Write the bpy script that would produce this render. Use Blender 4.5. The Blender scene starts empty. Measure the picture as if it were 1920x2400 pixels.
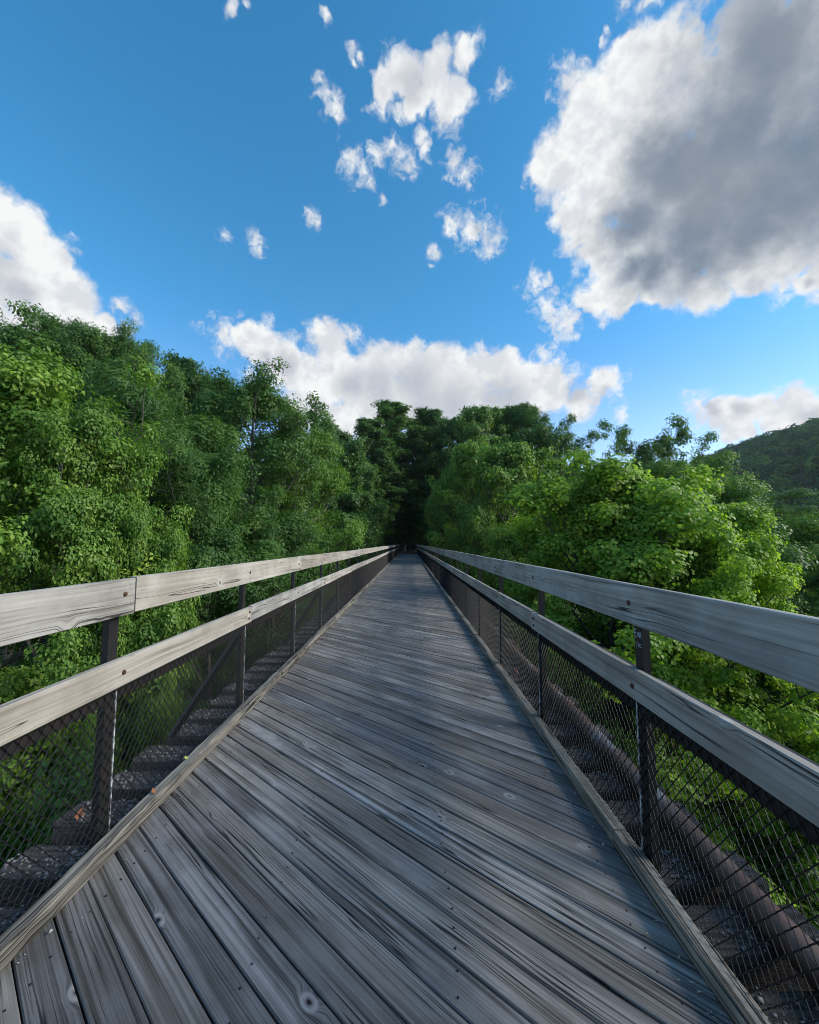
import bpy, bmesh, math, random
import numpy as np
from mathutils import Vector, Matrix

scene = bpy.context.scene
COL = scene.collection
R = math.radians

# ------------------------------------------------------------------ camera
EYE = 1.62                      # eye height above the deck (deck top is z = 0, bridge runs along +y)
F_PX, CX, CY = 862.6, 863.0, 1078.0      # focal length / centre in units of a 1725 x 2156 picture
PITCH = math.atan(73 / 960)
cam_data = bpy.data.cameras.new('camera')
cam_data.sensor_fit = 'HORIZONTAL'
cam_data.sensor_width = 36.0
cam_data.lens = 18.0
cam_data.clip_start = 0.05
cam_data.clip_end = 5000
cam = bpy.data.objects.new('camera', cam_data)
COL.objects.link(cam)
cam.location = (0, 0, EYE)
cam.rotation_euler = (R(90) + PITCH, 0, 0)
scene.camera = cam


def pix_dir(px, py):
    """direction (world) seen at a picture point of the 1725 x 2156 picture"""
    u = (px - CX) / F_PX
    v = (CY - py) / F_PX
    c, s = math.cos(PITCH), math.sin(PITCH)
    return Vector((u, c - v * s, v * c + s))


# ------------------------------------------------------------------ node helper
class NT:
    def __init__(self, tree):
        self.t = tree
        self.n = tree.nodes
        self.l = tree.links

    def node(self, kind, **kw):
        nd = self.n.new(kind)
        for k, v in kw.items():
            setattr(nd, k, v)
        return nd

    def put(self, sock, val):
        if hasattr(val, 'is_output') or isinstance(val, bpy.types.NodeSocket):
            self.l.new(val, sock)
        else:
            sock.default_value = val

    def math(self, op, a, b=0.0, c=0.0, clamp=False):
        nd = self.node('ShaderNodeMath', operation=op, use_clamp=clamp)
        for i, v in enumerate((a, b, c)):
            self.put(nd.inputs[i], v)
        return nd.outputs[0]

    def vmath(self, op, a, b=(0, 0, 0), scale=None):
        nd = self.node('ShaderNodeVectorMath', operation=op)
        self.put(nd.inputs[0], a)
        if op != 'SCALE':
            self.put(nd.inputs[1], b)
        if scale is not None:
            self.put(nd.inputs['Scale'], scale)
        return nd.outputs['Value'] if op in ('DISTANCE', 'DOT_PRODUCT', 'LENGTH') else nd.outputs['Vector']

    def noise(self, vec, scale, detail=3.0, rough=0.5, dist=0.0, color=False):
        nd = self.node('ShaderNodeTexNoise')
        self.put(nd.inputs['Vector'], vec)
        nd.inputs['Scale'].default_value = scale
        nd.inputs['Detail'].default_value = detail
        nd.inputs['Roughness'].default_value = rough
        nd.inputs['Distortion'].default_value = dist
        return nd.outputs['Color' if color else 'Fac']

    def map(self, val, a, b, c=0.0, d=1.0, smooth=True):
        nd = self.node('ShaderNodeMapRange')
        nd.interpolation_type = 'SMOOTHSTEP' if smooth else 'LINEAR'
        nd.clamp = True
        self.put(nd.inputs['Value'], val)
        nd.inputs['From Min'].default_value = a
        nd.inputs['From Max'].default_value = b
        nd.inputs['To Min'].default_value = c
        nd.inputs['To Max'].default_value = d
        return nd.outputs[0]

    def mix(self, fac, a, b, blend='MIX'):
        nd = self.node('ShaderNodeMix', data_type='RGBA', blend_type=blend)
        nd.clamp_factor = True
        self.put(nd.inputs['Factor'], fac)
        self.put(nd.inputs[6], a if not isinstance(a, tuple) else (*a, 1)[:4])
        self.put(nd.inputs[7], b if not isinstance(b, tuple) else (*b, 1)[:4])
        return nd.outputs[2]

    def ramp(self, fac, stops):
        nd = self.node('ShaderNodeValToRGB')
        el = nd.color_ramp.elements
        while len(el) < len(stops):
            el.new(0.5)
        for e, (p, c) in zip(el, stops):
            e.position = p
            e.color = (*c, 1)
        self.put(nd.inputs[0], fac)
        return nd.outputs[0]

    def combine(self, x, y, z):
        nd = self.node('ShaderNodeCombineXYZ')
        for i, v in enumerate((x, y, z)):
            self.put(nd.inputs[i], v)
        return nd.outputs[0]

    def sep(self, v):
        nd = self.node('ShaderNodeSeparateXYZ')
        self.put(nd.inputs[0], v)
        return nd.outputs


# ------------------------------------------------------------------ world: sky and clouds
SUN_AZ, SUN_EL = R(96), R(31)          # azimuth measured from +y towards +x
world = bpy.data.worlds.new('World')
scene.world = world
world.use_nodes = True
W = NT(world.node_tree)
W.n.clear()
w_out = W.node('ShaderNodeOutputWorld')
w_bg = W.node('ShaderNodeBackground')
w_bg.inputs['Strength'].default_value = 0.1
W.l.new(w_bg.outputs[0], w_out.inputs[0])
sky = W.node('ShaderNodeTexSky', sky_type='NISHITA')
sky.sun_disc = False
sky.sun_elevation = SUN_EL
sky.sun_rotation = SUN_AZ
sky.altitude = 300
sky.air_density = 1.0
sky.dust_density = 0.25
sky.ozone_density = 2.5
hs = W.node('ShaderNodeHueSaturation')
hs.inputs['Saturation'].default_value = 1.3
hs.inputs['Hue'].default_value = 0.481
hs.inputs['Value'].default_value = 1.27
W.l.new(sky.outputs[0], hs.inputs['Color'])
w_tc = W.node('ShaderNodeTexCoord')
W.l.new(W.map(W.sep(w_tc.outputs['Generated'])[2], 0.02, 0.5, 0.98, 1.32), hs.inputs['Saturation'])
W.l.new(W.map(W.sep(w_tc.outputs['Generated'])[2], 0.05, 0.55, 0.508, 0.487), hs.inputs['Hue'])
sky_col = hs.outputs[0]

# clouds: (x, y, radius) in the 1725-wide picture turned into directions on the sky
CLOUDS = [
    # left bank of cumulus
    (20, 480, 78), (70, 530, 70), (40, 600, 95), (120, 610, 62), (150, 660, 70), (215, 690, 45), (60, 690, 90),
    (-60, 520, 90), (-80, 640, 130), (258, 645, 17), (285, 668, 12), (265, 690, 14),
    # centre cumulus low over the wood
    (480, 702, 30), (530, 715, 42), (575, 745, 45), (620, 790, 55), (560, 790, 30), (690, 715, 42), (735, 705, 20), (700, 760, 60), (670, 820, 80),
    (790, 780, 62), (860, 770, 55), (920, 775, 45), (800, 850, 90), (900, 850, 90), (1010, 770, 48), (1060, 775, 50), (1110, 800, 48),
    (1000, 850, 80), (1150, 840, 45), (1200, 810, 30), (1265, 800, 38), (1285, 815, 26), (1230, 845, 42), (1150, 745, 20), (1180, 760, 13), (720, 880, 50), (640, 860, 60), (1085, 860, 60), (600, 760, 62), (655, 795, 75), (548, 728, 52), (1150, 825, 62), (740, 800, 80), (950, 800, 70),
    # scattered puffs high in the middle
    (860, 160, 55), (920, 150, 62), (975, 110, 40), (990, 85, 20), (835, 120, 22), (960, 195, 55), (880, 200, 50), (815, 190, 40), (800, 225, 25), (930, 235, 30), (960, 262, 20), (845, 235, 20),
    (1050, 180, 17), (750, 100, 14), (760, 115, 9), (745, 130, 9), (675, 165, 13), (685, 195, 18), (705, 225, 21), (712, 243, 13),
    (890, 285, 18), (900, 315, 14), (740, 345, 24), (765, 360, 20), (780, 385, 12), (820, 300, 17), (845, 325, 23), (860, 350, 19), (795, 325, 18), (808, 415, 8),
    (955, 345, 22), (980, 365, 20), (990, 395, 8), (960, 470, 25), (995, 480, 32), (1030, 490, 26), (1035, 525, 17), (918, 530, 12), (910, 560, 5), (940, 478, 14),
    (660, 452, 14), (672, 466, 10), (540, 512, 18), (548, 526, 12), (475, 498, 12), (485, 10, 16), (690, 35, 11), (520, 5, 8),
    # large grey cloud at the right
    (1190, 330, 90), (1240, 250, 90), (1320, 190, 90), (1300, 330, 150), (1400, 200, 150), (1420, 400, 190), (1550, 280, 230), (1650, 150, 220),
    (1700, 420, 190), (1560, 480, 160), (1420, 540, 130), (1300, 540, 100), (1300, 610, 60), (1390, 620, 55), (1490, 610, 60), (1560, 580, 55), (1640, 530, 60),
    (1850, 250, 260), (1900, 450, 180), (1260, 620, 55), (1230, 450, 70), (1200, 170, 35), (1330, 110, 40), (1570, 60, 90),
    (1125, 600, 22), (1160, 640, 26), (1190, 680, 30), (1270, 655, 14), (1150, 590, 12), (1270, 85, 12), (1280, 65, 10), (1320, 5, 20), (1345, 15, 15), (1370, -10, 22),
    # cumulus by the hill at the right
    (1470, 865, 34), (1530, 870, 45), (1600, 860, 50), (1680, 855, 50), (1740, 870, 60), (1650, 895, 50), (1560, 905, 36), (1690, 595, 36), (1650, 605, 26), (1725, 575, 50), (1310, 870, 13), (1720, 630, 20),
    (1830, 860, 90), (1800, 600, 60),
]
CORES = [      # thick parts that let less light through
    (1440, 340, 180), (1560, 280, 250), (1700, 300, 260), (1480, 490, 170), (1330, 480, 110), (1640, 420, 190), (1850, 300, 300), (1380, 560, 100), (1620, 130, 200),
    (1330, 560, 60), (1370, 585, 55), (1480, 550, 90), (1580, 490, 100),
    (800, 815, 70), (880, 815, 75), (960, 850, 70), (740, 800, 45), (1060, 835, 60), (1215, 820, 32), (1270, 825, 22), (600, 760, 34), (560, 745, 22), (900, 860, 80),
    (870, 170, 48), (30, 610, 40), (1500, 862, 22), (1560, 870, 26), (1720, 880, 36), (1690, 600, 16), (-40, 560, 70), (1000, 485, 14),
]
D = w_tc.outputs['Generated']
Dn = W.vmath('NORMALIZE', D)
warp_a = W.noise(Dn, 7.0, 3.0, 0.55, color=True)
warp_b = W.noise(Dn, 34.0, 2.0, 0.62, color=True)
wa = W.vmath('SCALE', W.vmath('SUBTRACT', warp_a, (0.5, 0.5, 0.5)), scale=0.062)
wb = W.vmath('SCALE', W.vmath('SUBTRACT', warp_b, (0.5, 0.5, 0.5)), scale=0.030)
Dw = W.vmath('ADD', W.vmath('ADD', Dn, wa), wb)
Ds = W.vmath('ADD', Dn, W.vmath('SCALE', wb, scale=0.75))


def blob_field(vec, blobs, k):
    acc = None
    for (x, y, r) in blobs:
        c = pix_dir(x, y).normalized()
        e1 = (pix_dir(x + r, y).normalized() - c).length
        e2 = (pix_dir(x, y + r).normalized() - c).length
        rr = 0.5 * (e1 + e2)
        dist = W.vmath('DISTANCE', vec, tuple(c))
        fld = W.math('MULTIPLY_ADD', dist, -1.0 / rr, 1.0)
        acc = fld if acc is None else W.math('SMOOTH_MAX', acc, fld, k)
    return acc


body = blob_field(Dw, [b for b in CLOUDS if b[2] >= 36], 0.12)
wisp = blob_field(Ds, [(b[0], b[1], b[2] * 1.65) for b in CLOUDS if b[2] < 36], 0.10)
core = blob_field(Dw, CORES[:13], 0.25)
core_low = blob_field(Dw, CORES[13:], 0.25)
fbm = W.noise(Dn, 15.0, 5.0, 0.62)
fbm2 = W.noise(W.vmath('ADD', Dn, (3.1, 1.7, 0.4)), 6.0, 5.0, 0.6)
fine = W.noise(W.vmath('ADD', Dn, W.vmath('SCALE', wb, scale=1.6)), 38.0, 4.0, 0.58)
# away from the picture the sky carries on with the same kind of scattered cumulus
far = W.noise(W.vmath('MULTIPLY', Dn, (1, 1, 1.6)), 3.2, 5.0, 0.6)
behind = W.map(W.sep(Dn)[1], 0.35, -0.05)
far_d = W.math('MULTIPLY', W.math('SUBTRACT', far, 0.53), W.math('MULTIPLY', behind, 4.0))
dens = W.math('ADD', body, W.math('MULTIPLY_ADD', fbm, 1.3, W.math('MULTIPLY_ADD', fine, 0.55, -0.90)))
dens = W.math('MAXIMUM', dens, W.math('MULTIPLY_ADD', far_d, 1.0, W.math('MULTIPLY_ADD', behind, 0.35, -0.36)))
mask_b = W.map(dens, -0.08, 0.40)
mask_w = W.map(W.math('ADD', wisp, W.math('MULTIPLY_ADD', fine, 2.8, -1.46)), -0.1, 1.2)
mask = W.math('MAXIMUM', mask_b, W.math('MULTIPLY', mask_w, 0.97))
above = W.map(W.sep(Dn)[2], -0.02, 0.03)
mask = W.math('MULTIPLY', mask, above)
puff = W.noise(Dn, 21.0, 3.0, 0.55)
thick = W.math('ADD', core, W.math('MULTIPLY_ADD', fbm2, 1.3, W.math('MULTIPLY_ADD', fbm, 0.7, -1.0)))
thick = W.math('MAXIMUM', thick, W.math('MULTIPLY_ADD', far_d, 0.55, -0.15))
grey = W.map(thick, -0.5, 0.95)
grey_low = W.map(W.math('ADD', core_low, W.math('MULTIPLY_ADD', fbm2, 1.0, W.math('MULTIPLY_ADD', puff, 0.9, -1.0))), -0.35, 0.8)
lit = W.mix(W.map(puff, 0.35, 0.62), (4.2, 4.3, 4.5), (5.6, 5.6, 5.5))
shade_c = W.mix(W.math('MULTIPLY_ADD', W.map(fbm2, 0.3, 0.72), 0.7, W.math('MULTIPLY', W.map(puff, 0.3, 0.7), 0.3)), (0.82, 1.14, 1.62), (1.4, 1.6, 1.88))
cloud_col = W.mix(grey, W.mix(W.math('MULTIPLY', grey_low, 0.72), lit, (2.5, 2.65, 3.0)), shade_c)
W.l.new(W.mix(mask, sky_col, cloud_col), w_bg.inputs['Color'])
# behind the viewer only the scattered cumulus is worked out
w_bg2 = W.node('ShaderNodeBackground')
w_bg2.inputs['Strength'].default_value = 0.1
rear = W.math('MULTIPLY', W.map(W.math('MULTIPLY_ADD', far_d, 1.0, W.math('MULTIPLY_ADD', behind, 0.35, -0.36)), -0.02, 0.36), above)
W.l.new(W.mix(rear, sky_col, W.mix(W.map(W.math('MULTIPLY_ADD', far_d, 0.55, -0.15), -0.25, 0.62), (4.8, 4.8, 4.75), (1.5, 1.65, 2.05))), w_bg2.inputs['Color'])
w_mix = W.node('ShaderNodeMixShader')
W.l.new(W.math('GREATER_THAN', W.sep(Dn)[1], 0.0), w_mix.inputs[0])
W.l.new(w_bg2.outputs[0], w_mix.inputs[1])
W.l.new(w_bg.outputs[0], w_mix.inputs[2])
W.l.new(w_mix.outputs[0], w_out.inputs[0])
world.cycles.sampling_method = 'MANUAL'
world.cycles.sample_map_resolution = 512

# ------------------------------------------------------------------ sun (veiled by the big cloud) and exposure
sun_d = bpy.data.lights.new('sun', 'SUN')
sun_d.energy = 3.0
sun_d.angle = R(26)
sun_d.color = (1.0, 0.925, 0.80)
sun = bpy.data.objects.new('sun', sun_d)
COL.objects.link(sun)
to_sun = Vector((math.sin(SUN_AZ) * math.cos(SUN_EL), math.cos(SUN_AZ) * math.cos(SUN_EL), math.sin(SUN_EL)))
sun.rotation_euler = to_sun.to_track_quat('Z', 'Y').to_euler()
sun.location = (30, 20, 60)
vs = scene.view_settings
vs.view_transform = 'Standard'
vs.look = 'None'
vs.exposure = 0.95
vs.gamma = 1.0
vs.use_curve_mapping = False
scene.cycles.filter_width = 0.95
scene.cycles.max_bounces = 4
scene.cycles.transmission_bounces = 3
scene.cycles.diffuse_bounces = 3
scene.cycles.glossy_bounces = 2


# ------------------------------------------------------------------ materials
def material(name):
    m = bpy.data.materials.new(name)
    m.use_nodes = True
    t = NT(m.node_tree)
    b = m.node_tree.nodes['Principled BSDF']
    return m, t, b


def wood(name, light, mid, dark, tint, grain=1.0, knots=True, bump=0.35, axis='X', stain=0.5, vary=0.25, crack_w=0.03, crack_g=0.46):
    """weathered timber: grain along the object's local x, loops round knots, checks, silvered patches"""
    m, t, b = material(name)
    tc = t.node('ShaderNodeTexCoord')
    info = t.node('ShaderNodeObjectInfo')
    rnd = info.outputs['Random']
    s = t.sep(tc.outputs['Object'])
    u, v, w = (s[0], s[1], s[2]) if axis == 'X' else (s[1], s[0], s[2])
    off = t.math('MULTIPLY', rnd, 137.0)
    uo = t.math('ADD', u, off)
    vv = t.math('ADD', v, t.math('MULTIPLY', w, 0.6))
    # knots
    kn = t.node('ShaderNodeTexVoronoi')
    kn.inputs['Scale'].default_value = 1.0
    t.put(kn.inputs['Vector'], t.combine(t.math('MULTIPLY', uo, 4.6), t.math('MULTIPLY', vv, 7.5), off))
    kd = kn.outputs['Distance']
    ksel = t.math('GREATER_THAN', t.sep(kn.outputs['Color'])[0], 0.85 if knots else 2.0)
    kfall = t.math('MULTIPLY', t.map(kd, 0.40, 0.0), ksel)
    wob = t.noise(t.combine(t.math('MULTIPLY', uo, 1.3), t.math('MULTIPLY', vv, 5.0), off), 1.0, 2.0, 0.5)
    g = t.math('ADD', vv, t.math('ADD', t.math('MULTIPLY', kfall, 0.034), t.math('MULTIPLY', wob, 0.022)))
    gv = t.combine(t.math('MULTIPLY', uo, 0.8), t.math('MULTIPLY', g, 120.0 * grain), off)
    fine = t.noise(gv, 1.0, 3.5, 0.62)
    gv2 = t.combine(t.math('MULTIPLY', uo, 0.7), t.math('MULTIPLY', g, 62.0 * grain), t.math('ADD', off, 5.0))
    coarse = t.noise(gv2, 1.0, 2.0, 0.5)
    gv3 = t.combine(t.math('MULTIPLY', uo, 0.7), t.math('MULTIPLY', g, 52.0 * grain), t.math('ADD', off, 31.0))
    crack_n = t.noise(gv3, 1.0, 1.0, 0.5)
    crack = t.math('SUBTRACT', 1.0, t.map(t.math('ABSOLUTE', t.math('SUBTRACT', crack_n, 0.5)), crack_w * 0.2, crack_w))
    cgate = t.map(t.noise(t.combine(t.math('MULTIPLY', uo, 0.8), t.math('MULTIPLY', vv, 9.0), off), 1.0, 2.0), crack_g, crack_g + 0.09)
    crack = t.math('MULTIPLY', crack, cgate)
    tone = t.math('ADD', t.math('MULTIPLY', fine, 0.62), t.math('MULTIPLY', coarse, 0.38))
    col = t.ramp(tone, [(0.36, dark), (0.45, mid), (0.60, light)])
    # silver / brown patches of weather, different on every board
    patch = t.noise(t.combine(t.math('MULTIPLY', uo, 1.6), t.math('MULTIPLY', vv, 6.0), off), 1.0, 4.0, 0.55)
    col = t.mix(t.math('MULTIPLY', t.map(patch, 0.50, 0.68), stain), col, tint, 'MIX')
    streak = t.noise(t.combine(t.math('MULTIPLY', uo, 0.45), t.math('MULTIPLY', g, 17.0), t.math('ADD', off, 77.0)), 1.0, 1.5, 0.5)
    col = t.mix(t.math('MULTIPLY', t.map(streak, 0.60, 0.72), 0.65), col, (light[0] * 1.12, light[1] * 1.14, light[2] * 1.2))
    damp = t.noise(t.combine(uo, t.math('MULTIPLY', vv, 2.2), off), 2.3, 5.0, 0.6)
    col = t.mix(t.map(damp, 0.35, 0.62, 0.45, 0.0), col, dark)
    # board to board difference
    r2 = t.math('FRACT', t.math('MULTIPLY', rnd, 17.31))
    col = t.mix(1.0, col, t.ramp(rnd, [(0.0, (1 - vary, 1 - vary * 0.92, 1 - vary * 0.8)), (0.5, (1.0, 1.0, 1.0)), (1.0, (1 + vary, 1 + vary * 0.95, 1 + vary * 0.82))]), 'MULTIPLY')
    col = t.mix(t.math('MULTIPLY', r2, 0.36), col, (mid[0] * 1.25, mid[1] * 1.05, mid[2] * 0.78))
    col = t.mix(t.math('MULTIPLY', t.map(kd, 0.085, 0.045), ksel), col, (dark[0] * 0.45, dark[1] * 0.4, dark[2] * 0.35))
    ring = t.math('MULTIPLY', t.map(t.math('ABSOLUTE', t.math('SUBTRACT', kd, 0.15)), 0.09, 0.0), ksel)
    col = t.mix(t.math('MULTIPLY', ring, 0.75), col, light)
    col = t.mix(t.math('MULTIPLY', crack, 0.9), col, (dark[0] * 0.25, dark[1] * 0.25, dark[2] * 0.28))
    t.l.new(col, b.inputs['Base Color'])
    b.inputs['Roughness'].default_value = 0.72
    b.inputs['Specular IOR Level'].default_value = 0.28
    hgt = t.math('SUBTRACT', t.math('MULTIPLY', tone, 0.9), t.math('MULTIPLY', crack, 0.7))
    bp = t.node('ShaderNodeBump')
    bp.inputs['Strength'].default_value = bump
    bp.inputs['Distance'].default_value = 0.004
    t.l.new(hgt, bp.inputs['Height'])
    t.l.new(bp.outputs[0], b.inputs['Normal'])
    return m


M = {}
M['deck'] = wood('weathered_deck_wood', (0.30, 0.296, 0.294), (0.132, 0.1285, 0.127), (0.025, 0.024, 0.024), (0.30, 0.304, 0.316), grain=0.8, stain=0.45, vary=0.36, bump=0.5, crack_w=0.034, crack_g=0.485)
M['rail'] = wood('weathered_rail_wood', (0.40, 0.395, 0.375), (0.275, 0.27, 0.258), (0.08, 0.077, 0.073), (0.37, 0.37, 0.37), grain=0.9, axis='Y', stain=0.5, bump=0.45, vary=0.16, crack_w=0.022, crack_g=0.53)
M['curb'] = wood('worn_curb_wood', (0.33, 0.31, 0.265), (0.135, 0.128, 0.115), (0.02, 0.019, 0.019), (0.27, 0.25, 0.20), grain=0.9, axis='Y', knots=False, stain=0.6, bump=0.8, vary=0.12, crack_w=0.05, crack_g=0.44)
M['nailer'] = wood('dark_stringer_wood', (0.10, 0.09, 0.08), (0.06, 0.055, 0.05), (0.025, 0.022, 0.02), (0.09, 0.085, 0.08), axis='Y', knots=False)


def simple(name, col, rough=0.6, metal=0.0, noise=None, bump=0.0, spec=0.5):
    m, t, b = material(name)
    b.inputs['Roughness'].default_value = rough
    b.inputs['Metallic'].default_value = metal
    b.inputs['Specular IOR Level'].default_value = spec
    if noise:
        tc = t.node('ShaderNodeTexCoord')
        info = t.node('ShaderNodeObjectInfo')
        p = t.vmath('ADD', tc.outputs['Object'], t.vmath('SCALE', (1.0, 1.7, 0.6), scale=t.math('MULTIPLY', info.outputs['Random'], 60.0)))
        n = t.noise(p, noise[0], 6.0, 0.65)
        t.l.new(t.mix(t.map(n, 0.42, 0.64), (*col, 1)[:3], noise[1]), b.inputs['Base Color'])
        if bump:
            bp = t.node('ShaderNodeBump')
            bp.inputs['Strength'].default_value = bump
            bp.inputs['Distance'].default_value = 0.01
            t.l.new(n, bp.inputs['Height'])
            t.l.new(bp.outputs[0], b.inputs['Normal'])
    else:
        b.inputs['Base Color'].default_value = (*col, 1)
    return m


M['steel'] = simple('dark_painted_steel', (0.012, 0.012, 0.014), 0.55, 0.2, (9.0, (0.020, 0.015, 0.013)), 0.2)
M['wire'] = simple('black_coated_wire', (0.010, 0.010, 0.012), 0.45, 0.0, spec=0.3)
M['rust'] = simple('rusty_bolt_metal', (0.10, 0.045, 0.028), 0.8, 0.3, (60.0, (0.05, 0.024, 0.018)), 0.4)
M['chipped'] = simple('chipped_pale_paint', (0.45, 0.47, 0.50), 0.6, 0.0, (16.0, (0.014, 0.014, 0.016)), 0.2)
M['galv'] = simple('galvanised_plate', (0.42, 0.47, 0.55), 0.5, 0.3, (14.0, (0.25, 0.29, 0.35)))
M['chalk'] = simple('pale_marker_paint', (0.34, 0.40, 0.50), 0.8)
M['stone'] = simple('grey_ballast_chips', (0.15, 0.146, 0.145), 0.85, 0.0, (30.0, (0.26, 0.255, 0.25)), 0.5)
M['litter_brown'] = simple('dry_leaf_brown', (0.26, 0.10, 0.04), 0.75, 0.0, (25.0, (0.20, 0.075, 0.03)))
M['litter_green'] = simple('fresh_leaf_yellow_green', (0.30, 0.36, 0.08), 0.6)
M['chip'] = simple('pale_wood_crumbs', (0.42, 0.40, 0.36), 0.9)
M['concrete'] = simple('old_concrete', (0.24, 0.23, 0.21), 0.9, 0.0, (3.0, (0.15, 0.145, 0.13)), 0.4)


def pipe_material():
    m, t, b = material('rusty_pipe_steel')
    tc = t.node('ShaderNodeTexCoord')
    p = tc.outputs['Object']
    n1 = t.noise(t.vmath('MULTIPLY', p, (1.0, 0.5, 1.0)), 3.2, 5.0, 0.6)
    n2 = t.noise(p, 26.0, 5.0, 0.65)
    col = t.ramp(n1, [(0.36, (0.085, 0.042, 0.028)), (0.48, (0.15, 0.08, 0.055)), (0.58, (0.19, 0.13, 0.105)), (0.69, (0.36, 0.38, 0.42))])
    col = t.mix(t.map(n2, 0.5, 0.66, 0.0, 0.7), col, (0.10, 0.055, 0.04))
    t.l.new(col, b.inputs['Base Color'])
    b.inputs['Roughness'].default_value = 0.5
    b.inputs['Metallic'].default_value = 0.25
    bp = t.node('ShaderNodeBump')
    bp.inputs['Strength'].default_value = 0.2
    bp.inputs['Distance'].default_value = 0.006
    t.l.new(n2, bp.inputs['Height'])
    t.l.new(bp.outputs[0], b.inputs['Normal'])
    return m


def tie_material():
    m, t, b = material('old_crosstie_wood')
    tc = t.node('ShaderNodeTexCoord')
    info = t.node('ShaderNodeObjectInfo')
    off = t.math('MULTIPLY', info.outputs['Random'], 90.0)
    s = t.sep(tc.outputs['Object'])
    p = t.combine(t.math('ADD', s[0], off), s[1], s[2])
    grain = t.noise(t.vmath('MULTIPLY', p, (2.0, 34.0, 34.0)), 1.0, 4.0, 0.6)
    spk = t.noise(p, 55.0, 4.0, 0.7)
    col = t.ramp(grain, [(0.34, (0.018, 0.015, 0.015)), (0.5, (0.055, 0.046, 0.043)), (0.7, (0.11, 0.095, 0.09))])
    col = t.mix(t.map(spk, 0.54, 0.70), col, (0.16, 0.15, 0.145))
    t.l.new(col, b.inputs['Base Color'])
    b.inputs['Roughness'].default_value = 0.85
    b.inputs['Specular IOR Level'].default_value = 0.2
    bp = t.node('ShaderNodeBump')
    bp.inputs['Strength'].default_value = 0.8
    bp.inputs['Distance'].default_value = 0.012
    t.l.new(t.math('ADD', grain, spk), bp.inputs['Height'])
    t.l.new(bp.outputs[0], b.inputs['Normal'])
    return m


def leaf_material(name, c_dark, c_mid, c_light, trans=0.38, trans_col=None, vary=0.16, spec=0.3):
    m, t, b = material(name)
    at = t.node('ShaderNodeAttribute', attribute_name='tone')
    info = t.node('ShaderNodeObjectInfo')
    col = t.ramp(at.outputs['Fac'], [(0.0, c_dark), (0.5, c_mid), (0.9, c_light), (1.0, (c_light[0] * 1.25, c_light[1] * 1.1, c_light[2] * 0.9))])
    col = t.mix(1.0, col, t.ramp(info.outputs['Random'], [(0.0, (1 - vary * 1.3, 1 - vary, 1 - vary * 0.4)), (0.5, (1, 1, 1)), (1.0, (1 + vary * 1.3, 1 + vary, 1 - vary * 0.3))]), 'MULTIPLY')
    b.inputs['Roughness'].default_value = 0.5
    b.inputs['Specular IOR Level'].default_value = spec
    t.l.new(col, b.inputs['Base Color'])
    tr = t.node('ShaderNodeBsdfTranslucent')
    tcol = t.mix(1.0, col, trans_col or (1.35, 1.45, 0.55), 'MULTIPLY')
    t.l.new(tcol, tr.inputs['Color'])
    mx = t.node('ShaderNodeMixShader')
    mx.inputs[0].default_value = trans
    t.l.new(b.outputs[0], mx.inputs[1])
    t.l.new(tr.outputs[0], mx.inputs[2])
    out = m.node_tree.nodes['Material Output']
    t.l.new(mx.outputs[0], out.inputs['Surface'])
    return m


M['pipe'] = pipe_material()
M['tie'] = tie_material()
M['leaf_bright'] = leaf_material('tulip_leaf_bright', (0.12, 0.235, 0.028), (0.205, 0.35, 0.042), (0.32, 0.445, 0.06), 0.48, vary=0.08)
M['leaf_left'] = leaf_material('tulip_leaf_green', (0.07, 0.158, 0.024), (0.13, 0.245, 0.036), (0.22, 0.335, 0.054), 0.40, vary=0.08)
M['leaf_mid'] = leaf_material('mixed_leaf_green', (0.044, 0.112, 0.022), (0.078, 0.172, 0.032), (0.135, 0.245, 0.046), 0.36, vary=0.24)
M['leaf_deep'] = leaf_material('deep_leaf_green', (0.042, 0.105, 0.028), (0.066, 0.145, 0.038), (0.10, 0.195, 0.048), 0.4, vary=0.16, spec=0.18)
M['leaf_far'] = leaf_material('far_wood_green', (0.024, 0.064, 0.032), (0.042, 0.10, 0.044), (0.075, 0.145, 0.055), 0.3, vary=0.1, spec=0.0)
M['bark'] = simple('grey_brown_bark', (0.055, 0.046, 0.040), 0.9, 0.0, (9.0, (0.11, 0.10, 0.09)), 0.8)


def ground_material():
    m, t, b = material('forest_floor')
    tc = t.node('ShaderNodeTexCoord')
    p = tc.outputs['Object']
    n = t.noise(p, 0.35, 6.0, 0.6)
    n2 = t.noise(p, 3.0, 5.0, 0.7)
    col = t.mix(t.map(n, 0.4, 0.6), (0.045, 0.032, 0.02), (0.03, 0.055, 0.018))
    col = t.mix(t.map(n2, 0.45, 0.7, 0.0, 0.6), col, (0.07, 0.05, 0.03))
    t.l.new(col, b.inputs['Base Color'])
    b.inputs['Roughness'].default_value = 0.95
    return m


M['ground'] = ground_material()


# ------------------------------------------------------------------ object helpers
def tag(o, label=None, cat=None, group=None, kind=None):
    if label:
        o['label'] = label
    if cat:
        o['category'] = cat
    if group:
        o['group'] = group
    if kind:
        o['kind'] = kind
    return o


def mesh_obj(name, me, parent=None, mat=None):
    o = bpy.data.objects.new(name, me)
    COL.objects.link(o)
    if mat and not me.materials:
        me.materials.append(mat)
    if parent:
        o.parent = parent
    return o


def empty(name, loc=(0, 0, 0)):
    o = bpy.data.objects.new(name, None)
    o.empty_display_size = 0.3
    COL.objects.link(o)
    o.location = loc
    return o


def mesh_from(name, verts, faces, mat=None, smooth=False):
    me = bpy.data.meshes.new(name)
    me.from_pydata([tuple(v) for v in verts], [], faces)
    if mat:
        me.materials.append(mat)
    if smooth:
        me.polygons.foreach_set('use_smooth', [True] * len(me.polygons))
    me.update()
    return me


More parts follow.
